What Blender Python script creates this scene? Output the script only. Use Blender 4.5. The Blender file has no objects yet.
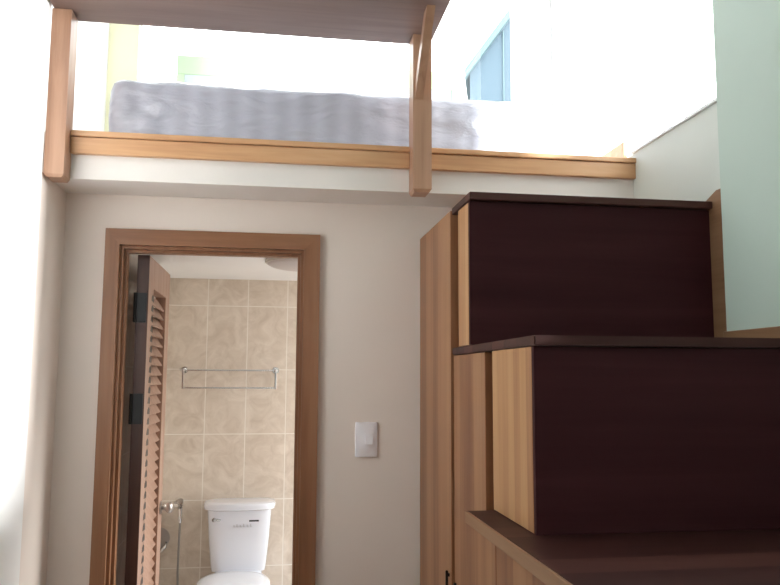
import bpy, bmesh, math, random
from mathutils import Vector, Matrix, noise
random.seed(4)
C = bpy.context.scene.collection
sc = bpy.context.scene

# ------------------------------------------------------------------ camera, sky, exposure
H = 1.5
cam = bpy.data.cameras.new('camera'); cam.sensor_width = 36; cam.lens = 36 * 760.1 / 780
cam.clip_start = 0.02
co = bpy.data.objects.new('camera', cam); C.objects.link(co)
r_ = Vector((0.98889246, -0.14856032, 0.00464143)); u_ = Vector((-0.02088534, -0.10797012, 0.99393473))
f_ = Vector((0.14715813, 0.9829915, 0.10987357))
M = Matrix.Identity(4)
for i in range(3):
    M[i][0] = r_[i]; M[i][1] = u_[i]; M[i][2] = -f_[i]
M[2][3] = H
co.matrix_world = M
sc.camera = co
w = bpy.data.worlds.new('overcast_sky'); sc.world = w; w.use_nodes = True
nt = w.node_tree; nt.nodes.clear()
SKY = 7.5
out = nt.nodes.new('ShaderNodeOutputWorld'); bg = nt.nodes.new('ShaderNodeBackground')
tc = nt.nodes.new('ShaderNodeTexCoord'); sx = nt.nodes.new('ShaderNodeSeparateXYZ'); rp = nt.nodes.new('ShaderNodeValToRGB')
rp.color_ramp.elements[0].position = 0.44; rp.color_ramp.elements[0].color = (.40, .40, .39, 1)
rp.color_ramp.elements[1].position = 0.52; rp.color_ramp.elements[1].color = (.98, .98, 1, 1)
mp = nt.nodes.new('ShaderNodeMapRange'); mp.inputs[1].default_value = -1; mp.inputs[2].default_value = 1
nt.links.new(tc.outputs['Generated'], sx.inputs[0]); nt.links.new(sx.outputs[2], mp.inputs[0])
nt.links.new(mp.outputs[0], rp.inputs[0]); nt.links.new(rp.outputs[0], bg.inputs[0])
bg.inputs[1].default_value = SKY; nt.links.new(bg.outputs[0], out.inputs[0])


def daylight_portal(name, loc, rot, sx_, sy_):      # guides the sampling of daylight through an opening; emits nothing itself
    l = bpy.data.lights.new(name, 'AREA'); l.shape = 'RECTANGLE'; l.size = sx_; l.size_y = sy_
    l.cycles.is_portal = True
    o = bpy.data.objects.new(name, l); C.objects.link(o); o.location = loc; o.rotation_euler = rot


HP = math.pi / 2
daylight_portal('daylight_loft_side', (1.60, 3.125, 3.30), (0, HP, 0), 1.70, 1.75)
daylight_portal('daylight_loft_rear', (0.30, 4.70, 3.74), (-HP, 0, 0), 2.32, 0.92)
daylight_portal('daylight_room', (0.30, -1.72, 2.15), (HP, 0, 0), 1.0, 0.6)
daylight_portal('daylight_room_side', (1.60, 1.035, 2.365), (0, HP, 0), .97, .31)
daylight_portal('daylight_bathroom', (1.04, 3.96, 1.25), (0, HP, 0), 1.60, 1.12)
sun = bpy.data.lights.new('hazy_sun', 'SUN'); sun.energy = 5.0; sun.angle = math.radians(30); sun.color = (1, .98, .95)
so = bpy.data.objects.new('hazy_sun', sun); C.objects.link(so)
so.rotation_euler = Vector((-1, -.45, -.60)).to_track_quat('-Z', 'Y').to_euler()
fill_light = bpy.data.lights.new('left_wall_fill', 'AREA'); fill_light.shape = 'SQUARE'; fill_light.size = .4; fill_light.energy = 420; fill_light.spread = math.radians(70); fill_light.color = (.97, .98, 1)  # added lamp outside the house, aimed to whiten the left wall
do = bpy.data.objects.new('left_wall_fill', fill_light); C.objects.link(do); do.location = (3.9, -.45, 2.65)
do.rotation_euler = (Vector((-.85, 2.55, 1.7)) - do.location).to_track_quat('-Z', 'Y').to_euler()
sc.view_settings.view_transform = 'Standard'; sc.view_settings.look = 'None'
sc.view_settings.gamma = 1; sc.view_settings.use_curve_mapping = False
sc.view_settings.exposure = -0.25
sc.cycles.max_bounces = 12; sc.cycles.diffuse_bounces = 7; sc.cycles.transparent_max_bounces = 12
sc.cycles.use_denoising = True


# ------------------------------------------------------------------ materials
def mat(name):
    m = bpy.data.materials.new(name); m.use_nodes = True
    n = m.node_tree.nodes; l = m.node_tree.links
    return m, n, l, n['Principled BSDF']


def mth(n, l, op, a, b=None):
    k = n.new('ShaderNodeMath'); k.operation = op
    for i, v in enumerate((a, b)):
        if v is None: continue
        if isinstance(v, (int, float)): k.inputs[i].default_value = v
        else: l.new(v, k.inputs[i])
    return k.outputs[0]


def mixc(n, l, f, a, b, mode='MIX'):
    k = n.new('ShaderNodeMix'); k.data_type = 'RGBA'; k.blend_type = mode
    for i, v in ((0, f), (6, a), (7, b)):
        if isinstance(v, (int, float)): k.inputs[i].default_value = v
        elif isinstance(v, tuple): k.inputs[i].default_value = (*v, 1)
        else: l.new(v, k.inputs[i])
    return k.outputs[2]


def coords(n, l, scale, kind='Object'):
    t = n.new('ShaderNodeTexCoord'); m = n.new('ShaderNodeMapping'); m.inputs['Scale'].default_value = scale
    l.new(t.outputs[kind], m.inputs[0]); return m.outputs[0]


def paint(name, col, rough=.75, var=.04, bump=.03):
    m, n, l, p = mat(name)
    no = n.new('ShaderNodeTexNoise'); no.inputs['Scale'].default_value = 2.2; no.inputs['Detail'].default_value = 5
    l.new(coords(n, l, (1, 1, 1)), no.inputs[0])
    d = tuple(c * (1 - var * 2) for c in col)
    l.new(mixc(n, l, no.outputs[0], d, tuple(min(1, c * (1 + var)) for c in col)), p.inputs['Base Color'])
    p.inputs['Roughness'].default_value = rough
    n2 = n.new('ShaderNodeTexNoise'); n2.inputs['Scale'].default_value = 180; l.new(coords(n, l, (1, 1, 1)), n2.inputs[0])
    b = n.new('ShaderNodeBump'); b.inputs['Strength'].default_value = bump; b.inputs['Distance'].default_value = .004
    l.new(n2.outputs[0], b.inputs['Height']); l.new(b.outputs[0], p.inputs['Normal'])
    return m


def plain(name, col, rough=.5, metal=0., coat=0.):
    m, n, l, p = mat(name)
    p.inputs['Base Color'].default_value = (*col, 1); p.inputs['Roughness'].default_value = rough
    p.inputs['Metallic'].default_value = metal; p.inputs['Coat Weight'].default_value = coat
    no = n.new('ShaderNodeTexNoise'); no.inputs['Scale'].default_value = 40
    l.new(coords(n, l, (1, 1, 1)), no.inputs[0])
    l.new(mth(n, l, 'ADD', mth(n, l, 'MULTIPLY', no.outputs[0], .08), max(.02, rough - .04)), p.inputs['Roughness'])
    return m


def wood(name, dark, mid, light, axis='Z', plank=None, pw=.06, rough=.42, grain=26, tone=.35, coat=.1, spec=.35):
    """grain runs along axis; plank: the axis across which glued staves of width pw change tone"""
    m, n, l, p = mat(name)
    k = {'X': 0, 'Y': 1, 'Z': 2}
    s = [grain] * 3; s[k[axis]] = grain * .045
    v = coords(n, l, tuple(s))
    no = n.new('ShaderNodeTexNoise'); no.inputs['Scale'].default_value = 1; no.inputs['Detail'].default_value = 6
    no.inputs['Roughness'].default_value = .62; no.inputs['Distortion'].default_value = .5
    l.new(v, no.inputs[0])
    s2 = [6.] * 3; s2[k[axis]] = .9
    n2 = n.new('ShaderNodeTexNoise'); n2.inputs['Scale'].default_value = 1; n2.inputs['Detail'].default_value = 3
    n2.inputs['Distortion'].default_value = 1.2
    l.new(coords(n, l, tuple(s2)), n2.inputs[0])
    f = mth(n, l, 'ADD', mth(n, l, 'MULTIPLY', no.outputs[0], .62), mth(n, l, 'MULTIPLY', n2.outputs[0], .38))
    if plank:
        t = n.new('ShaderNodeTexCoord'); sp = n.new('ShaderNodeSeparateXYZ'); l.new(t.outputs['Object'], sp.inputs[0])
        fl = mth(n, l, 'FLOOR', mth(n, l, 'DIVIDE', mth(n, l, 'ADD', sp.outputs[k[plank]], 7.013), pw))
        wn = n.new('ShaderNodeTexWhiteNoise'); wn.noise_dimensions = '1D'; l.new(fl, wn.inputs['W'])
        f = mth(n, l, 'ADD', mth(n, l, 'MULTIPLY', f, 1 - tone * .5), mth(n, l, 'MULTIPLY', mth(n, l, 'SUBTRACT', wn.outputs[0], .35), tone))
    r = n.new('ShaderNodeValToRGB'); e = r.color_ramp.elements
    e[0].position = .25; e[0].color = (*dark, 1); e[1].position = .72; e[1].color = (*light, 1)
    x = e.new(.48); x.color = (*mid, 1)
    l.new(f, r.inputs[0]); l.new(r.outputs[0], p.inputs['Base Color'])
    p.inputs['Roughness'].default_value = rough; p.inputs['Specular IOR Level'].default_value = spec; p.inputs['Coat Weight'].default_value = coat; p.inputs['Coat Roughness'].default_value = .3
    b = n.new('ShaderNodeBump'); b.inputs['Strength'].default_value = .12; b.inputs['Distance'].default_value = .003
    l.new(no.outputs[0], b.inputs['Height']); l.new(b.outputs[0], p.inputs['Normal'])
    return m


def tiles(name, axis, x0, z0):
    m, n, l, p = mat(name)
    g = n.new('ShaderNodeNewGeometry'); sp = n.new('ShaderNodeSeparateXYZ'); l.new(g.outputs['Position'], sp.inputs[0])
    cb = n.new('ShaderNodeCombineXYZ')
    l.new(mth(n, l, 'SUBTRACT', sp.outputs[axis], x0), cb.inputs[0]); l.new(mth(n, l, 'SUBTRACT', sp.outputs[2], z0), cb.inputs[1])
    b = n.new('ShaderNodeTexBrick'); b.offset = 0; b.squash = 1
    b.inputs['Scale'].default_value = 1; b.inputs['Brick Width'].default_value = .2325; b.inputs['Row Height'].default_value = .3735
    b.inputs['Mortar Size'].default_value = .0032; b.inputs['Mortar Smooth'].default_value = .3; b.inputs['Bias'].default_value = 0
    b.inputs['Color1'].default_value = (0, 0, 0, 1); b.inputs['Color2'].default_value = (1, 1, 1, 1); b.inputs['Mortar'].default_value = (.5, .5, .5, 1)
    l.new(cb.outputs[0], b.inputs[0])
    no = n.new('ShaderNodeTexNoise'); no.inputs['Scale'].default_value = 9; no.inputs['Detail'].default_value = 8; no.inputs['Roughness'].default_value = .65
    no.inputs['Distortion'].default_value = 1.3
    l.new(g.outputs['Position'], no.inputs[0])
    r = n.new('ShaderNodeValToRGB'); e = r.color_ramp.elements
    e[0].position = .32; e[0].color = (.58, .49, .40, 1); e[1].position = .68; e[1].color = (.75, .67, .58, 1)
    l.new(no.outputs[0], r.inputs[0])
    base = mixc(n, l, mth(n, l, 'MULTIPLY', b.outputs['Color'], .12), r.outputs[0], (.66, .57, .47))
    l.new(mixc(n, l, b.outputs['Fac'], base, (.82, .77, .70)), p.inputs['Base Color'])
    p.inputs['Roughness'].default_value = .35
    bm_ = n.new('ShaderNodeBump'); bm_.inputs['Strength'].default_value = .4; bm_.inputs['Distance'].default_value = .002; bm_.invert = True
    l.new(b.outputs['Fac'], bm_.inputs['Height']); l.new(bm_.outputs[0], p.inputs['Normal'])
    return m


def glass_mat():
    m, n, l, p = mat('window_glass'); n.remove(p)
    t = n.new('ShaderNodeBsdfTransparent'); t.inputs[0].default_value = (.97, .985, .98, 1)
    g = n.new('ShaderNodeBsdfGlossy'); g.inputs['Roughness'].default_value = .02
    mx = n.new('ShaderNodeMixShader'); mx.inputs[0].default_value = .02
    l.new(t.outputs[0], mx.inputs[1]); l.new(g.outputs[0], mx.inputs[2]); l.new(mx.outputs[0], n['Material Output'].inputs[0])
    return m


def plastic_wrap():
    m, n, l, p = mat('plastic_wrapped_ticking')
    wv = n.new('ShaderNodeTexWave'); wv.bands_direction = 'X'; wv.inputs['Scale'].default_value = 3.1
    wv.inputs['Distortion'].default_value = .6; wv.inputs['Detail'].default_value = 1
    l.new(coords(n, l, (1, 1, 1)), wv.inputs[0])
    no = n.new('ShaderNodeTexNoise'); no.inputs['Scale'].default_value = 6; no.inputs['Detail'].default_value = 6; no.inputs['Distortion'].default_value = .35
    l.new(coords(n, l, (1, 1, 2.2)), no.inputs[0])
    c = mixc(n, l, mth(n, l, 'MULTIPLY', wv.outputs[1], .5), (.50, .51, .60), (.66, .67, .77))
    l.new(c, p.inputs['Base Color'])
    p.inputs['Roughness'].default_value = .38; p.inputs['Coat Weight'].default_value = .8; p.inputs['Coat Roughness'].default_value = .12
    b = n.new('ShaderNodeBump'); b.inputs['Strength'].default_value = .5; b.inputs['Distance'].default_value = .04
    l.new(no.outputs[0], b.inputs['Height']); l.new(b.outputs[0], p.inputs['Normal']); l.new(b.outputs[0], p.inputs['Coat Normal'])
    return m


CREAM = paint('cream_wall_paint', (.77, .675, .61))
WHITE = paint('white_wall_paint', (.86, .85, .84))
MINT_DIM = paint('dim_mint_wall_paint', (.53, .64, .57))  # wall green darkened for the part that gets only bounced light
MINT_LIT = paint('lit_mint_wall_paint', (.70, .745, .69))  # same wall green made lighter, the light on this part put into the colour
SOFFIT = paint('slab_paint', (.80, .75, .71))
YELLOW = paint('pale_yellow_wall_paint', (.88, .86, .62))
CEIL = paint('white_ceiling_paint', (.88, .88, .88))
FLOORT = paint('white_floor_tile', (.86, .86, .86), .3)
FLOORW = wood('dark_floor_wood', (.09, .04, .02), (.15, .075, .04), (.21, .11, .06), 'Y', plank='X', pw=.09)
TILE_B = tiles('beige_marbled_tile_rear', 0, -.632, .790)
TILE_S = tiles('beige_marbled_tile_side', 1, 4.576, .790)
HONEY_X = wood('honey_wood_lengthwise', (.42, .19, .09), (.62, .35, .18), (.74, .48, .29), 'X', grain=22)
HONEY_Z = wood('honey_wood_upright', (0.255, 0.129, 0.079), (0.399, 0.224, 0.141), (0.501, 0.307, 0.207), 'Z', grain=22)
CASE_Z = wood('brown_casing_wood_upright', (0.136, 0.052, 0.022), (0.248, 0.108, 0.050), (0.336, 0.168, 0.088), 'Z', grain=20)
CASE_X = wood('brown_casing_wood_lengthwise', (0.136, 0.052, 0.022), (0.248, 0.108, 0.050), (0.336, 0.168, 0.088), 'X', grain=20)
PLANK_Z = wood('striped_plank_wood', (0.195, 0.079, 0.036), (0.299, 0.139, 0.065), (0.364, 0.194, 0.096), 'Z', plank='Y', pw=.045, grain=24, tone=.38)
PLANK_G = wood('golden_plank_wood', (0.327, 0.146, 0.065), (0.464, 0.249, 0.112), (0.550, 0.335, 0.172), 'Z', plank='Y', pw=.05, grain=24, tone=.3)
STRIP = wood('red_brown_strip_wood', (.10, .035, .018), (.18, .07, .035), (.26, .11, .06), 'Z', grain=20)
DARK = wood('dark_mahogany', (.030, .007, .009), (.048, .0125, .0145), (.068, .020, .022), 'X', grain=14, rough=.6, coat=0., spec=.12)
TREAD = wood('dark_tread_wood', (.035, .011, .009), (.062, .021, .017), (.10, .038, .030), 'X', plank='Y', pw=.11, grain=18, rough=.48, coat=.05, spec=.22)
EDGE = wood('tread_edge_wood', (0.176, 0.084, 0.040), (0.265, 0.144, 0.075), (0.328, 0.199, 0.115), 'Y', grain=22)
SHELF = wood('grey_brown_board', (.16, .10, .085), (.22, .145, .125), (.28, .19, .165), 'X', grain=18, rough=.5)
LEAFW = wood('louver_door_wood', (.20, .11, .075), (.34, .20, .14), (.44, .29, .22), 'Z', grain=20)
LEAFE = wood('dark_door_edge', (.035, .012, .008), (.06, .022, .014), (.09, .035, .022), 'Z', grain=20)
GLASS = glass_mat()
FRAMEW = plain('white_window_frame', (.85, .86, .87), .4)
WRAP = plastic_wrap()
GREEN = plain('pale_green_paint', (.68, .87, .60), .5)
PANEL = plain('pale_blue_panel', (.74, .79, .86), .5)
BLUE = plain('blue_grey_render', (.10, .155, .20), .8)
BLUEL = plain('pale_blue_eave', (.145, .225, .25), .7)
CHROME = plain('chrome', (.78, .78, .78), .12, 1.)
STEEL = plain('brushed_steel', (.50, .47, .45), .3, 1.)
BLACK = plain('black_metal', (.012, .011, .011), .4, .4)
PORC = plain('white_porcelain', (.74, .77, .84), .12, 0, .5)
SEATM = plain('white_seat_plastic', (.76, .79, .85), .2, 0, .3)
OPAL = plain('grey_opal_glass', (.52, .48, .475), .3)
SWITCH = plain('white_switch_plastic', (.80, .77, .80), .35)
INK = plain('black_print', (.02, .02, .025), .5)
GREYINK = plain('grey_print', (.55, .56, .60), .5)
HOSE = plain('grey_hose', (.36, .35, .33), .35, .6)


# ------------------------------------------------------------------ shape helpers (all in metres, world positions)
def NB(): return bmesh.new()


def box(bm, x0, x1, y0, y1, z0, z1, bev=0., seg=2):
    g = bmesh.ops.create_cube(bm, size=1)
    vs = g['verts']
    for v in vs:
        v.co = Vector(((x0 + x1) / 2 + v.co.x * (x1 - x0), (y0 + y1) / 2 + v.co.y * (y1 - y0), (z0 + z1) / 2 + v.co.z * (z1 - z0)))
    if bev > 0:
        es = list({e for v in vs for e in v.link_edges})
        bmesh.ops.bevel(bm, geom=es, offset=bev, segments=seg, affect='EDGES', profile=.5)
    return bm


def prism(bm, pts, d):
    """pts: polygon corners (3D); d: extrusion vector"""
    a = [bm.verts.new(p) for p in pts]; b = [bm.verts.new(Vector(p) + Vector(d)) for p in pts]
    bm.faces.new(a); bm.faces.new(b[::-1])
    n = len(pts)
    for i in range(n): bm.faces.new((a[i], b[i], b[(i + 1) % n], a[(i + 1) % n]))
    bmesh.ops.recalc_face_normals(bm, faces=bm.faces)
    return bm


def tube(bm, pts, r, seg=12):
    pts = [Vector(p) for p in pts]; rings = []
    for i, p in enumerate(pts):
        t = (pts[min(i + 1, len(pts) - 1)] - pts[max(i - 1, 0)]).normalized()
        a = t.cross(Vector((0, 0, 1)) if abs(t.z) < .9 else Vector((1, 0, 0))).normalized(); b = t.cross(a)
        rr = r[i] if isinstance(r, (list, tuple)) else r
        rings.append([bm.verts.new(p + (a * math.cos(k * 2 * math.pi / seg) + b * math.sin(k * 2 * math.pi / seg)) * rr) for k in range(seg)])
    for i in range(len(rings) - 1):
        for k in range(seg):
            bm.faces.new((rings[i][k], rings[i][(k + 1) % seg], rings[i + 1][(k + 1) % seg], rings[i + 1][k]))
    bm.faces.new(rings[0][::-1]); bm.faces.new(rings[-1])
    bmesh.ops.recalc_face_normals(bm, faces=bm.faces)
    return bm


def loft(bm, rings):
    R = [[bm.verts.new(p) for p in ring] for ring in rings]
    for i in range(len(R) - 1):
        n = len(R[i])
        for k in range(n): bm.faces.new((R[i][k], R[i][(k + 1) % n], R[i + 1][(k + 1) % n], R[i + 1][k]))
    bm.faces.new(R[0][::-1]); bm.faces.new(R[-1])
    bmesh.ops.recalc_face_normals(bm, faces=bm.faces)
    return bm


def superring(cx, cy, z, a, b, n=40, e=2.6, fl=None):
    """rounded outline; fl cuts the rear flat at y = fl"""
    out = []
    for k in range(n):
        t = 2 * math.pi * k / n; c, s = math.cos(t), math.sin(t)
        y = cy + b * math.copysign(abs(s) ** (2 / e), s)
        if fl is not None: y = min(y, fl)
        out.append((cx + a * math.copysign(abs(c) ** (2 / e), c), y, z))
    return out


def smooth(o, ang=40):
    for p in o.data.polygons: p.use_smooth = True
    m = o.modifiers.new('edge_split', 'EDGE_SPLIT'); m.split_angle = math.radians(ang)
    return o


def tagp(o, label=None, cat=None, group=None, kind=None):
    for k, v in (('label', label), ('category', cat), ('group', group), ('kind', kind)):
        if v: o[k] = v
    return o


def thing(name, loc, label, cat, group=None, kind=None):
    o = bpy.data.objects.new(name, None); C.objects.link(o); o.location = loc; o.empty_display_size = .05
    return tagp(o, label, cat, group, kind)


def root_of(o):
    while o.parent: o = o.parent
    return o


def part(name, bm, m, parent, label=None, sm=None):
    me = bpy.data.meshes.new(name)
    off = root_of(parent).location
    bmesh.ops.translate(bm, verts=bm.verts, vec=-off)
    bm.to_mesh(me); bm.free(); me.materials.append(m)
    o = bpy.data.objects.new(name, me); C.objects.link(o); o.parent = parent
    if parent.parent is None and parent.type == 'MESH':
        pass
    if label: o['label'] = label
    if sm: smooth(o, sm)
    return o


def single(name, bm, m, label, cat, group=None, kind=None, sm=None):
    xs = [v.co.x for v in bm.verts]; ys = [v.co.y for v in bm.verts]; zs = [v.co.z for v in bm.verts]
    loc = Vector(((min(xs) + max(xs)) / 2, (min(ys) + max(ys)) / 2, min(zs)))
    bmesh.ops.translate(bm, verts=bm.verts, vec=-loc)
    me = bpy.data.meshes.new(name); bm.to_mesh(me); bm.free(); me.materials.append(m)
    o = bpy.data.objects.new(name, me); C.objects.link(o); o.location = loc
    tagp(o, label, cat, group, kind)
    if sm: smooth(o, sm)
    return o


def struct(name, bm, m, label, cat='wall', sm=None):
    return single(name, bm, m, label, cat, kind='structure', sm=sm)


# ------------------------------------------------------------------ key positions
YD, YS, YB = 3.176, 2.935, 4.576         # door wall, slab face, rear wall of bathroom and loft
XL, XLR, XLL = -.848, -.850, -1.03         # left walls: room, recess under the loft, loft
XR, XRN = 1.47, 1.43                     # right walls: beside the steps, nearer part
ZS, ZF, ZC = 2.233, 2.41, 4.4            # slab underside, loft floor, ceiling
YF = -1.6

# ------------------------------------------------------------------ the setting
b = NB(); box(b, -1.3, 1.7, YF - .15, YB + .15, -.1, 0)
struct('floor', b, FLOORW, 'dark wooden floor of the small room', 'floor')
b = NB(); box(b, -.70, 1.0, YD + .06, YB + .02, 0, .008)
struct('floor_bathroom', b, FLOORT, 'white bathroom floor', 'floor')
b = NB(); box(b, -1.3, 1.7, YF - .15, YB + .15, ZC, ZC + .1)
struct('ceiling', b, CEIL, 'white ceiling high above the room and the loft', 'ceiling')
b = NB(); box(b, XL - .4, XL, YF - .15, 2.84, 0, ZC)
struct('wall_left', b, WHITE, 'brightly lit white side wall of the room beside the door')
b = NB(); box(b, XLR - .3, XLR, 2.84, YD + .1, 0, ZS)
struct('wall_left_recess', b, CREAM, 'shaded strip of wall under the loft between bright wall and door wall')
b = NB(); box(b, XLL - .2, XLL, 2.84, YB + .12, ZF - .02, ZC)
struct('wall_left_loft', b, WHITE, 'white end wall of the loft behind the wooden post')
b = NB(); box(b, XRN, XRN + .12, YF - .15, .88, 0, ZC); box(b, XRN, XRN + .12, 1.19, 2.25, 0, ZC)
box(b, XRN, XRN + .12, .88, 1.19, 0, 1.88); box(b, XRN, XRN + .12, .88, 1.19, 2.85, ZC)
struct('wall_right', b, MINT_DIM, 'pale green wall beside the storage steps')
b = NB(); box(b, XR, XR + .2, 2.25, YD + .1, 1.60, 2.435); box(b, XRN, XR + .2, 2.25, YD + .1, 0, 1.60)
struct('wall_right_steps', b, MINT_LIT, 'pale wall section under the side window behind the upper step')
# loft right wall around the large side window
b = NB()
box(b, XR, XR + .12, 2.25, YB + .12, 4.15, ZC); box(b, XR, XR + .12, 4.00, YB, 2.435, 4.15); box(b, XR, XR + .12, YD + .1, YB, ZF - .02, 2.435)
struct('wall_right_loft', b, WHITE, 'white wall of the loft around the side window')
# door wall with its opening
OX0, OX1, OZ = -.632, .109, 2.025
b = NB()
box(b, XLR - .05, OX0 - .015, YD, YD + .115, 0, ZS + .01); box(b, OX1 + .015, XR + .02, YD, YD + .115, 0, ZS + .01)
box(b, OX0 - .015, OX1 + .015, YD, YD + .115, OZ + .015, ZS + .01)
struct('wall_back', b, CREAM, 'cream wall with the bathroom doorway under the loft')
# bathroom shell
b = NB(); box(b, -.75, 1.1, YB, YB + .12, 0, ZS)
struct('wall_bathroom_back', b, TILE_B, 'beige marbled tile wall behind the toilet')
b = NB(); box(b, -.76, -.632, YD + .115, YB, 0, ZS)
struct('wall_bathroom_left', b, TILE_S, 'beige tile side wall behind the louvered door')
b = NB()
box(b, .95, 1.08, YD + .115, 3.40, 0, ZS); box(b, .95, 1.08, 4.52, YB, 0, ZS)
box(b, .95, 1.08, 3.40, 4.52, 0, .45); box(b, .95, 1.08, 3.40, 4.52, 2.03, ZS)
struct('wall_bathroom_right', b, TILE_S, 'beige tile side wall with the bathroom window')
b = NB(); box(b, -.70, 1.0, YD + .1, YB + .02, 2.07, 2.10)
struct('ceiling_bathroom', b, CEIL, 'white bathroom ceiling seen through the doorway', 'ceiling')
# loft slab
b = NB(); box(b, XLL - .2, XR + .01, YS, YB + .12, ZS, ZF)
struct('floor_loft', b, SOFFIT, 'painted edge and underside of the loft slab', 'floor')
# loft rear wall with window opening
b = NB()
WX0, WX1, WZ0, WZ1 = -.857, 1.585, 3.265, 4.2
box(b, WX0, XR + .12, YB, YB + .12, ZF - .02, WZ0); box(b, WX0, XR + .12, YB, YB + .12, WZ1, ZC)
struct('wall_loft_back', b, WHITE, 'white rear wall of the loft under and over the window')
b = NB(); box(b, XLL - .02, WX0, YB, YB + .12, ZF - .02, ZC)
struct('wall_loft_corner', b, YELLOW, 'pale yellow strip of wall in the loft corner')
# wall behind the camera with the added fill-light window
b = NB()
box(b, XL - .1, -.2, YF - .15, YF, 0, ZC); box(b, .8, XRN + .1, YF - .15, YF, 0, ZC)
box(b, -.2, .8, YF - .15, YF, 0, 1.85); box(b, -.2, .8, YF - .15, YF, 2.45, ZC)
struct('wall_front', b, WHITE, 'white wall opposite the doorway with an added window')


def window(n, axis, fixed, a0, a1, z0, z1, label, fw=.03, fd=.04, bars=()):
    loc = (fixed, (a0 + a1) / 2, z0) if axis == 'X' else ((a0 + a1) / 2, fixed, z0)
    t = thing('window_%d' % n, loc, label, 'window', kind='structure')
    def bx(bm, p0, p1, q0, q1, d):
        if axis == 'X': box(bm, fixed - d, fixed + d, p0, p1, q0, q1)
        else: box(bm, p0, p1, fixed - d, fixed + d, q0, q1)
    f = NB(); d = fd / 2
    bx(f, a0, a1, z0, z0 + fw, d); bx(f, a0, a1, z1 - fw, z1, d); bx(f, a0, a0 + fw, z0 + fw, z1 - fw, d); bx(f, a1 - fw, a1, z0 + fw, z1 - fw, d)
    for q in bars: bx(f, q - fw / 2, q + fw / 2, z0 + fw, z1 - fw, d)
    part('window_frame', f, FRAMEW, t)
    g = NB(); bx(g, a0 + fw * .5, a1 - fw * .5, z0 + fw * .5, z1 - fw * .5, .003)
    part('pane', g, GLASS, t)
    return t


window(1, 'Y', YB + .07, WX0, WX1, WZ0, WZ1, 'wide loft window in the rear wall facing a blue house', .01)
window(2, 'X', XR + .08, 2.25, 4.00, 2.435, 4.15, 'large bright window in the side wall above the steps', .018)
window(3, 'Y', YF - .08, -.2, .8, 1.85, 2.45, 'added fill-light window opposite the bathroom doorway', .05, bars=(.3,))  # unseen window added to give fill from the camera side
window(4, 'X', 1.02, 3.40, 4.52, .45, 2.03, 'bathroom window in the tiled side wall', .04)

window(5, 'X', XRN + .04, .88, 1.19, 1.88, 2.85, 'added narrow window, out of view, passing the fill lamp to the left wall', .015)  # unseen opening added and sized so the fill lamp reaches the left wall

# sill of the side window, seen from below as a thin grey line
b = NB(); box(b, XR - .012, XR + .05, 2.255, YS, 2.435, 2.445)
struct('trim_1', b, FRAMEW, 'thin grey sill edge under the side window', 'trim')


def moulding(x0, x1):
    b = NB()
    box(b, x0, x1, YS - .024, YS, 2.325, 2.388, .003); box(b, x0, x1, YS - .032, YS, 2.390, 2.412, .004)
    return b


struct('trim_2', moulding(-.775, .513), HONEY_X, 'wooden edge moulding of the loft between the two posts', 'trim')
struct('trim_3', moulding(.589, XR + .015), HONEY_X, 'wooden edge moulding of the loft above the steps', 'trim')
b = NB(); box(b, XR - .018, XR, 2.98, YB, ZF, 2.505, .003)
struct('baseboard_right_loft', b, HONEY_X, 'wooden baseboard along the loft side wall under the window', 'baseboard')

# door casing and jamb
b = NB(); E_ = .022
def casing_piece(bm, x0, x1, z0, z1, inner, axis):
    box(bm, x0, x1, YD - E_, YD, z0, z1, .004)
cx0, cx1, cz = -.688, .176, 2.09
prism(b, [(cx0, YD, 0), (OX0, YD, 0), (OX0, YD, OZ), (cx0, YD, cz)], (0, -E_, 0))
prism(b, [(OX1, YD, 0), (cx1, YD, 0), (cx1, YD, cz), (OX1, YD, OZ)], (0, -E_, 0))
struct('trim_4', b, CASE_Z, 'brown wooden uprights of the bathroom door casing', 'trim')
b = NB(); prism(b, [(cx0, YD, cz), (OX0, YD, OZ), (OX1, YD, OZ), (cx1, YD, cz)], (0, -E_, 0))
struct('trim_5', b, CASE_X, 'brown wooden head of the bathroom door casing', 'trim')
b = NB()
box(b, OX0 - .014, OX0 + .012, YD + .002, YD + .115, 0, OZ + .012); box(b, OX1 - .012, OX1 + .014, YD + .002, YD + .115, 0, OZ + .012)
box(b, OX0 + .012, OX1 - .012, YD + .002, YD + .115, OZ - .012, OZ + .012)
box(b, OX0 + .012, OX0 + .024, YD + .03, YD + .07, 0, OZ - .012); box(b, OX1 - .024, OX1 - .012, YD + .03, YD + .07, 0, OZ - .012)
box(b, OX0 + .024, OX1 - .024, YD + .03, YD + .07, OZ - .024, OZ - .012)
struct('trim_6', b, CASE_Z, 'wooden jamb lining inside the bathroom doorway', 'trim')

# baseboards of the steps on the pale green wall
b = NB()
prism(b, [(XR, 2.392, 1.602), (XR, 2.392, 2.10), (XR, 2.315, 2.128), (XR, 2.258, 2.128), (XR, 2.258, 1.602)], (-.016, 0, 0))
struct('baseboard_right_riser', b, EDGE, 'upright wooden skirting at the wall end of the upper riser', 'baseboard')
b = NB(); box(b, XRN - .014, XRN, 1.72, 2.25, 1.602, 1.648, .003)
struct('baseboard_right', b, EDGE, 'thin wooden skirting along green wall on the middle tread', 'baseboard')

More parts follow.
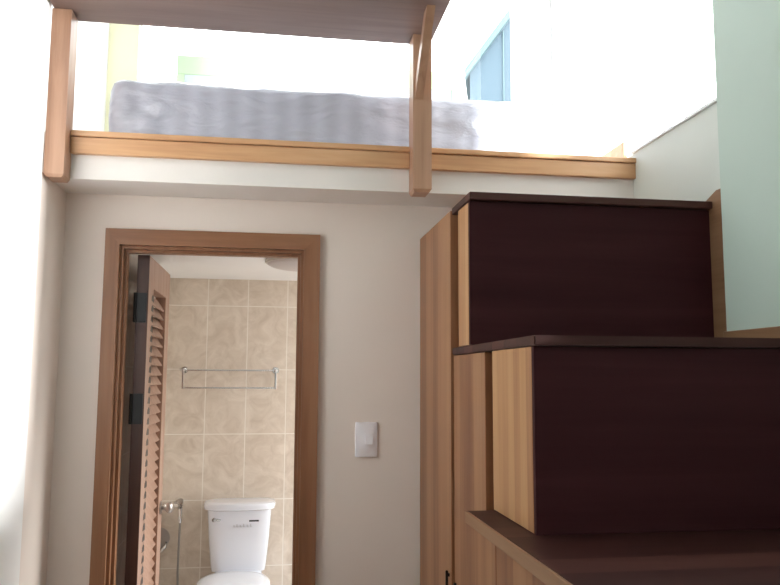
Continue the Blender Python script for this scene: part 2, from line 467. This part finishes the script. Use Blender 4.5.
# ------------------------------------------------------------------ bathroom door leaf, opened inwards
LX0, LX1, LY0, LY1, LZ0, LZ1 = -.584, -.534, 3.296, 3.93, .012, 2.006
t = thing('door_1', ((LX0 + LX1) / 2, (LY0 + LY1) / 2, 0), 'louvered brown wooden bathroom door standing open inwards', 'door', kind='structure')
b = NB()
box(b, LX0, LX1, LY0 + .003, LY0 + .135, LZ0, LZ1, .002); box(b, LX0, LX1, LY1 - .12, LY1, LZ0, LZ1, .002)
box(b, LX0, LX1, LY0 + .135, LY1 - .12, LZ1 - .13, LZ1, .002); box(b, LX0, LX1, LY0 + .135, LY1 - .12, LZ0, LZ0 + .12, .002)
leaf = part('leaf_frame', b, LEAFW, t)
b = NB(); box(b, LX0 + .001, LX1 - .001, LY0, LY0 + .004, LZ0, LZ1)
part('hinge_edge', b, LEAFE, t, 'dark hinge edge')
b = NB(); z = LZ0 + .15
while z < LZ1 - .145:
    a = math.radians(58); L = .030
    y0, y1 = LY0 + .128, LY1 - .113
    c = Vector(((LX0 + LX1) / 2, 0, z)); dx, dz = math.cos(a) * L, -math.sin(a) * L
    nx, nz = math.sin(a) * .004, math.cos(a) * .004
    prism(b, [(c.x - dx - nx, y0, z - dz - nz), (c.x + dx - nx, y0, z + dz - nz), (c.x + dx + nx, y0, z + dz + nz), (c.x - dx + nx, y0, z - dz + nz)], (0, y1 - y0, 0))
    z += .044
part('louver', b, LEAFW, t)
b = NB(); z = LZ0 + .15
while z < LZ1 - .145:                                  # flat dark marks on the near stile at the slat ends
    y0 = LY0 + .128
    prism(b, [(LX1 + .0008, y0 - .045, z - .013), (LX1 + .0008, y0 + .014, z - .016), (LX1 + .0008, y0 + .012, z + .006), (LX1 + .0008, y0 - .012, z + .015), (LX1 + .0008, y0 - .035, z + .006)], (-.004, 0, 0))
    z += .044
part('dark_mark', b, BLACK, t, 'flat dark marks at the slat ends')
for hz in (1.72, 1.30, .3):
    b = NB(); box(b, LX0 + .003, LX1 - .006, LY0 - .004, LY0 + .002, hz, hz + .125); tube(b, [(LX0 - .002, LY0 - .006, hz), (LX0 - .002, LY0 - .006, hz + .125)], .007)
    part('hinge', b, BLACK, t)
b = NB(); ky, kz = LY1 - .06, .868
tube(b, [(LX1, ky, kz), (LX1 + .006, ky, kz)], .031, 24)
tube(b, [(LX1 + .004, ky, kz), (LX1 + .02, ky, kz), (LX1 + .026, ky, kz), (LX1 + .034, ky, kz), (LX1 + .046, ky, kz), (LX1 + .056, ky, kz), (LX1 + .06, ky, kz)],
     [.012, .012, .017, .025, .027, .021, .010], 24)
part('knob', b, STEEL, t, 'round steel knob', 50)

# ------------------------------------------------------------------ wardrobe and storage steps
XP = .612                                  # plane of the doors
XB = XR - .005
t = thing('wardrobe', ((XP + XB) / 2, (2.60 + YD) / 2, 0), 'tall plank wardrobe against the wall beside the switch', 'wardrobe')
b = NB(); box(b, XP + .022, XRN - .004, 2.592, YD - .003, 0, 2.075, .002)
part('body', b, PLANK_Z, t)
b = NB(); box(b, XP - .008, XP + .021, 2.598, YD - .006, .06, 2.088, .002)
d = part('door', b, PLANK_Z, t)
def pull(y, z0, z1, parent):
    b = NB(); box(b, XP - .022, XP - .013, y - .005, y + .005, z0, z1, .003)
    box(b, XP - .015, XP + .001, y - .004, y + .004, z0 + .01, z0 + .02); box(b, XP - .015, XP + .001, y - .004, y + .004, z1 - .02, z1 - .01)
    part('handle', b, BLACK, parent, 'black bar handle')
pull(2.63, .60, .842, d)

# middle unit: door with the tall gap, tread, box front
t = thing('step_cabinet', ((XP + XRN) / 2, 2.18, 0), 'middle storage step with dark front and a long plank door', 'cabinet', 'storage steps')
b = NB()
box(b, XP + .026, XRN - .004, 2.262, 2.588, 0, 1.574); box(b, XP + .026, XRN - .004, 1.80, 2.245, 1.132, 1.574)
box(b, XP + .026, XRN - .004, 2.245, 2.262, 1.132, 1.574); box(b, XP + .026, XRN - .004, 2.115, 2.262, 0, 1.132)
part('body', b, STRIP, t)
b = NB(); box(b, XP, XP + .024, 2.19, 2.588, .06, 1.573, .002)
d = part('door', b, PLANK_Z, t); pull(2.51, .58, .832, d)
b = NB(); box(b, XP, XP + .026, 1.776, 2.112, 1.132, 1.574, .002)
part('side_panel', b, PLANK_G, t)
b = NB(); box(b, XP + .001, XRN - .004, 1.759, 1.775, 1.132, 1.574)
part('riser', b, DARK, t, 'dark mahogany front')
b = NB(); prism(b, [(XP - .004, 1.737, 1.575), (XRN - .003, 1.737, 1.575), (XRN - .003, 2.59, 1.575), (XP - .004, 2.59, 1.575)], (0, 0, .025))
bmesh.ops.bevel(b, geom=[e for e in b.edges], offset=.003, segments=2, affect='EDGES')
part('tread', b, TREAD, t, 'dark brown tread')

# upper box, standing on the middle tread
t = thing('step_cabinet', ((XP + XB) / 2, 2.48, 1.60), 'uppermost storage step with dark front under the loft edge', 'cabinet', 'storage steps')
b = NB(); box(b, XP + .026, XB - .018, 2.38, 2.586, 1.602, 2.068)
part('body', b, STRIP, t)
b = NB(); box(b, XP, XP + .027, 2.377, 2.512, 1.602, 2.068, .002)
part('side_panel', b, PLANK_G, t)
b = NB(); box(b, XP + .001, XR - .0168, 2.360, 2.376, 1.602, 2.068)
part('riser', b, DARK, t, 'dark mahogany front')
b = NB(); box(b, XP - .004, XR - .0168, 2.336, 2.588, 2.070, 2.095, .003)
part('tread', b, TREAD, t, 'dark brown tread')

# lower cabinet
XLC = .556
t = thing('step_cabinet', ((XLC + XRN) / 2, 1.62, 0), 'lowest storage step with wide dark tread and plank side doors', 'cabinet', 'storage steps')
b = NB(); box(b, XLC + .02, XRN - .004, 1.19, 2.105, 0, 1.097)
part('body', b, STRIP, t)
b = NB(); box(b, XLC + .02, XRN - .004, 1.165, 1.189, 0, 1.097)
part('riser', b, DARK, t, 'dark mahogany front')
for y0, y1 in ((1.905, 2.105), (1.54, 1.901), (1.17, 1.536)):
    b = NB(); box(b, XLC, XLC + .02, y0, y1, .05, 1.094, .002)
    part('door', b, PLANK_Z, t)
b = NB(); box(b, .538, XRN - .004, 1.13, 2.112, 1.098, 1.130, .002)
part('tread', b, TREAD, t, 'dark brown tread')
b = NB(); box(b, .530, .538, 1.13, 2.112, 1.098, 1.130, .002)
part('tread_edge', b, EDGE, t, 'lighter wooden tread edge')

# ------------------------------------------------------------------ shelf on two posts at the loft edge
PF = 2.842
t = thing('loft_shelf', (-.1, 2.88, 2.22), 'brown board shelf carried by two wooden posts at the loft edge', 'shelf')
def post(x0, x1, y0):
    b = NB()
    r = [[(x0 + i, y0 + i, z), (x1 - i, y0 + i, z), (x1 - i, YS - .001, z), (x0 + i, YS - .001, z)] for z, i in ((2.215, .008), (2.226, 0), (2.852, 0))]
    loft(b, r); return b
part('post', post(-.845, -.776, PF), HONEY_Z, t)
part('post', post(.514, .588, PF), HONEY_Z, t)
b = NB(); box(b, -.84, .600, 2.47, 2.94, 2.853, 2.885, .002)
part('shelf_board', b, SHELF, t)
def brace(x0, x1):
    b = NB()
    prism(b, [(x0, PF, 2.585), (x0, PF, 2.65), (x0, 2.66, 2.853), (x0, 2.60, 2.853)], (x1 - x0, 0, 0)); return b
part('brace', brace(.522, .553), HONEY_Z, t, 'pale slanting brace')

# ------------------------------------------------------------------ loft bed
b = NB()
mx0, mx1, my0, my1 = -.68, 1.30, 3.06, 4.02
def mattress():
    nx, prof = 150, []
    hw, hz, rr = (my1 - my0) / 2, .149, .06
    for k in range(96):                                   # rounded rectangle outline
        t_ = 2 * math.pi * k / 96; c, s = math.cos(t_), math.sin(t_)
        e = 7
        q = (abs(c) ** e + abs(s) ** e) ** (-1 / e)
        prof.append((c * q * hw, s * q * hz))
    rings = []
    for i in range(nx + 1):
        u = i / nx; x = mx0 + (mx1 - mx0) * u
        d_ = min(x - mx0, mx1 - x); k_ = 1
        if d_ < .07: k_ = .72 + .28 * math.sqrt(max(0, 1 - (1 - d_ / .07) ** 2))
        ring = []
        for (py, pz) in prof:
            sy = py * (1 - (1 - k_) * .18); sz = pz * (1 if pz < 0 else k_)
            P = Vector((x, (my0 + my1) / 2 + sy, ZF + .151 + sz * (1 - .07 * max(0, u - .2) if sz > 0 else 1)))
            n1 = noise.noise(Vector((x * 3.1 + P.z * 5, P.y * 3, P.z * 6))) * .012
            n2 = noise.noise(Vector((x * 9 + P.z * 16, P.y * 7, P.z * 10 - x * 5))) * .007
            n3 = abs(noise.noise(Vector((x * 5 - P.z * 9, P.y * 4, P.z * 7 + 3 * x)))) * .022
            if pz > -.09:
                if py < -hw * .9: P.y -= n1 + n2 - n3
                if pz > hz * .85: P.z += (n1 + n2) * .8
            ring.append(P)
        rings.append(ring)
    return rings
loft(b, mattress())
bmesh.ops.recalc_face_normals(b, faces=b.faces)
single('mattress', b, WRAP, 'mattress wrapped in wrinkled clear plastic lying on the loft floor', 'mattress', sm=60)
t = thing('headboard', (.25, 4.50, ZF), 'pale green framed headboard standing behind the wrapped mattress', 'headboard')
b = NB(); hx0, hx1, hz1 = -.615, 1.10, 3.395
box(b, hx0, hx1, 4.475, 4.515, hz1 - .115, hz1, .004); box(b, hx0, hx0 + .045, 4.475, 4.515, ZF, hz1 - .115, .004); box(b, hx1 - .045, hx1, 4.475, 4.515, ZF, hz1 - .115, .004)
part('headboard_frame', b, GREEN, t)
b = NB(); box(b, hx0 + .045, hx1 - .045, 4.485, 4.505, ZF, hz1 - .115)
part('panel', b, PANEL, t, 'pale blue inner panel')

# ------------------------------------------------------------------ house outside the loft window
YH = 7.2
t = thing('house_outside', (2.4, YH, 0), 'blue house with sloping roof edge seen through the loft window', 'house')
sl = 1.42
b = NB(); prism(b, [(1.885, YH, 0), (2.55, YH, 0), (2.55, YH, 4.55 + sl * .665), (1.885, YH, 4.55)], (1.25, 4, 0))
part('house_wall', b, BLUE, t)
b = NB(); prism(b, [(1.815, YH - .06, 4.475), (1.815, YH - .06, 4.57), (2.58, YH - .06, 4.57 + sl * .765), (2.58, YH - .06, 4.475 + sl * .765)], (1.25, 4.1, 0))
part('roof', b, BLUEL, t)
b = NB(); box(b, 2.228, 2.240, YH - .02, YH, 0, 5.02)
part('corner_trim', b, BLUEL, t)

# ------------------------------------------------------------------ toilet
TX = -.180
t = thing('toilet', (TX, 4.15, 0), 'white toilet with tapered tank against the tiled wall', 'toilet')
b = NB()
rings = []
for z, a, y0 in ((.43, .147, 4.392), (.47, .153, 4.388), (.60, .165, 4.380), (.752, .175, 4.372), (.760, .175, 4.372)):
    rings.append(superring(TX, (y0 + YB) / 2 - .006, z, a, (YB - .012 - y0) / 2, 48, 5))
loft(b, rings)
tank = part('tank', b, PORC, t, None, 50)
b = NB(); rings = []
for z, g in ((.768, -.006), (.775, .010), (.795, .014), (.806, .010), (.811, -.004), (.813, -.03)):
    rings.append(superring(TX, 4.462, z - .008, .184 + g, .106 + g, 56, 3.6, YB - .003))
loft(b, rings); part('tank_lid', b, PORC, t, None, 50)
b = NB(); rings = []
for z, a, c, bb in ((0, .11, 4.18, .25), (.03, .11, 4.18, .25), (.12, .095, 4.19, .22), (.24, .11, 4.18, .23), (.33, .155, 4.15, .27), (.375, .178, 4.135, .285), (.39, .178, 4.135, .285)):
    rings.append(superring(TX, c, z, a, bb, 48, 2.3))
loft(b, rings); box(b, TX - .13, TX + .13, 4.34, YB - .02, .30, .432, .02)
part('bowl', b, PORC, t, None, 50)
b = NB(); rings = []
for z, g in ((.392, -.004), (.398, .004), (.412, .004), (.416, 0), (.418, -.006)):
    rings.append(superring(TX - .012, 4.115, z, .185 + g, .245 + g, 48, 2.4))
loft(b, rings); part('seat', b, SEATM, t, None, 50)
b = NB(); rings = []
for z, g in ((.419, -.006), (.424, .002), (.436, .002), (.444, -.006), (.448, -.03), (.449, -.08)):
    rings.append(superring(TX - .012, 4.115, z, .186 + g, .246 + g, 48, 2.4))
loft(b, rings); part('seat_lid', b, SEATM, t, None, 50)
b = NB(); tube(b, [(TX - .135, 4.379, .715), (TX - .135, 4.362, .715)], .011, 16); tube(b, [(TX - .135, 4.362, .715), (TX - .118, 4.360, .716), (TX - .098, 4.360, .713)], [.009, .008, .006])
part('flush_lever', b, CHROME, t, 'small chrome flush lever', 50)
def on_tank(x0, x1, z0, z1, m, nm, lab):
    b = NB(); yy = 4.3755
    box(b, TX + x0, TX + x1, yy - .001 - .0, yy + .004, z0, z1)
    return part(nm, b, m, tank, lab)
on_tank(.055, .108, .700, .709, INK, 'printed_mark', 'short black printed mark')
b = NB()
for k, (x, h_) in enumerate(((-.030, .012), (-.014, .016), (.004, .012), (.022, .018), (.042, .013), (.060, .017))):
    box(b, TX + x, TX + x + .007, 4.3725, 4.381, .672, .672 + h_)
    box(b, TX + x, TX + x + .012, 4.3725, 4.381, .672, .675)
part('faint_print', b, GREYINK, tank, 'faint grey printing')

# ------------------------------------------------------------------ bathroom fittings
t = thing('towel_rack', (-.26, YB - .04, 1.42), 'chrome double towel rail on the tiled wall above the toilet', 'towel rack')
for x in (-.522, .003):
    b = NB(); tube(b, [(x, YB, 1.532), (x, YB - .008, 1.532)], .02, 20); box(b, x - .009, x + .009, YB - .075, YB - .006, 1.523, 1.541, .003)
    box(b, x - .006, x + .006, YB - .082, YB - .070, 1.424, 1.541, .002)
    part('bracket', b, CHROME, t)
for y, z in ((YB - .03, 1.532), (YB - .076, 1.431)):
    b = NB(); tube(b, [(-.545 if z > 1.5 else -.522, y, z), (.022 if z > 1.5 else .003, y, z)], .0055, 12)
    part('rail', b, CHROME, t, None, 60)

t = thing('bidet_sprayer', (-.51, YB - .05, .2), 'chrome hand bidet sprayer with hose hanging beside the toilet', 'sprayer')
b = NB(); tube(b, [(-.535, YB, .772), (-.535, YB - .006, .772)], .022, 20); tube(b, [(-.535, YB - .004, .772), (-.535, YB - .04, .772)], .012, 14); box(b, -.55, -.50, YB - .065, YB - .035, .762, .782, .004)
part('holder', b, CHROME, t, None, 50)
b = NB(); tube(b, [(-.512, YB - .085, .80), (-.512, YB - .062, .785), (-.513, YB - .05, .755), (-.513, YB - .05, .69), (-.513, YB - .05, .675)], [.018, .017, .012, .011, .008], 14)
part('spray_head', b, CHROME, t, None, 50)
b = NB(); tube(b, [(-.513, YB - .05, .68), (-.515, YB - .052, .55), (-.517, YB - .05, .40), (-.512, YB - .05, .28), (-.49, YB - .05, .20), (-.45, YB - .04, .18), (-.42, YB - .01, .20)], .006, 10)
part('hose', b, HOSE, t, None, 60)

t = thing('paper_holder', (-.6, YB - .05, .5), 'chrome paper holder in the corner beside the bidet hose', 'paper holder')
b = NB(); c = Vector((-.600, YB - .045, .60)); R_ = .055
ring0 = []; ring1 = []
for k in range(15):
    a = math.radians(-35 + 190 * k / 14); ring0.append((c.x + .03 * math.cos(a) * .9, c.y - .03 * math.sin(a) * .0, c.z + R_ * math.sin(a)))
tube(b, [(-.628, YB, .59), (-.628, YB - .012, .59), (-.626, YB - .03, .59)], [.030, .05, .058], 24)
part('cover', b, STEEL, t, None, 50)
b = NB(); tube(b, [(-.640, YB - .07, .515), (-.605, YB - .08, .530), (-.586, YB - .08, .552), (-.580, YB - .08, .580)], [.007, .008, .009, .006], 12)
part('hook', b, CHROME, t, None, 50)

t = thing('ceiling_lamp', (.115, 3.74, 2.07), 'round grey dome lamp on the bathroom ceiling', 'ceiling lamp')
b = NB(); loft(b, [superring(.115, 3.74, z, r, r, 48, 2) for z, r in ((2.07, .172), (2.055, .176), (2.05, .172))])
part('rim', b, STEEL, t, None, 40)
b = NB(); loft(b, [superring(.115, 3.74, 2.054 - .036 * math.sin(a), .168 * math.cos(a), .168 * math.cos(a), 48, 2) for a in [math.radians(x) for x in (0, 15, 30, 45, 60, 75, 87)]])
part('shade', b, OPAL, t, None, 60)

# ------------------------------------------------------------------ light switch
t = thing('light_switch', (.378, YD, 1.17), 'white plastic light switch on the cream wall beside the wardrobe', 'switch')
b = NB(); box(b, .332, .424, YD - .010, YD, 1.170, 1.312, .004)
part('plate', b, SWITCH, t, None, 40)
b = NB(); prism(b, [(.373, YD - .010, 1.222), (.373, YD - .010, 1.266), (.373, YD - .0125, 1.266), (.373, YD - .021, 1.222)], (.030, 0, 0))
part('rocker', b, SWITCH, t)
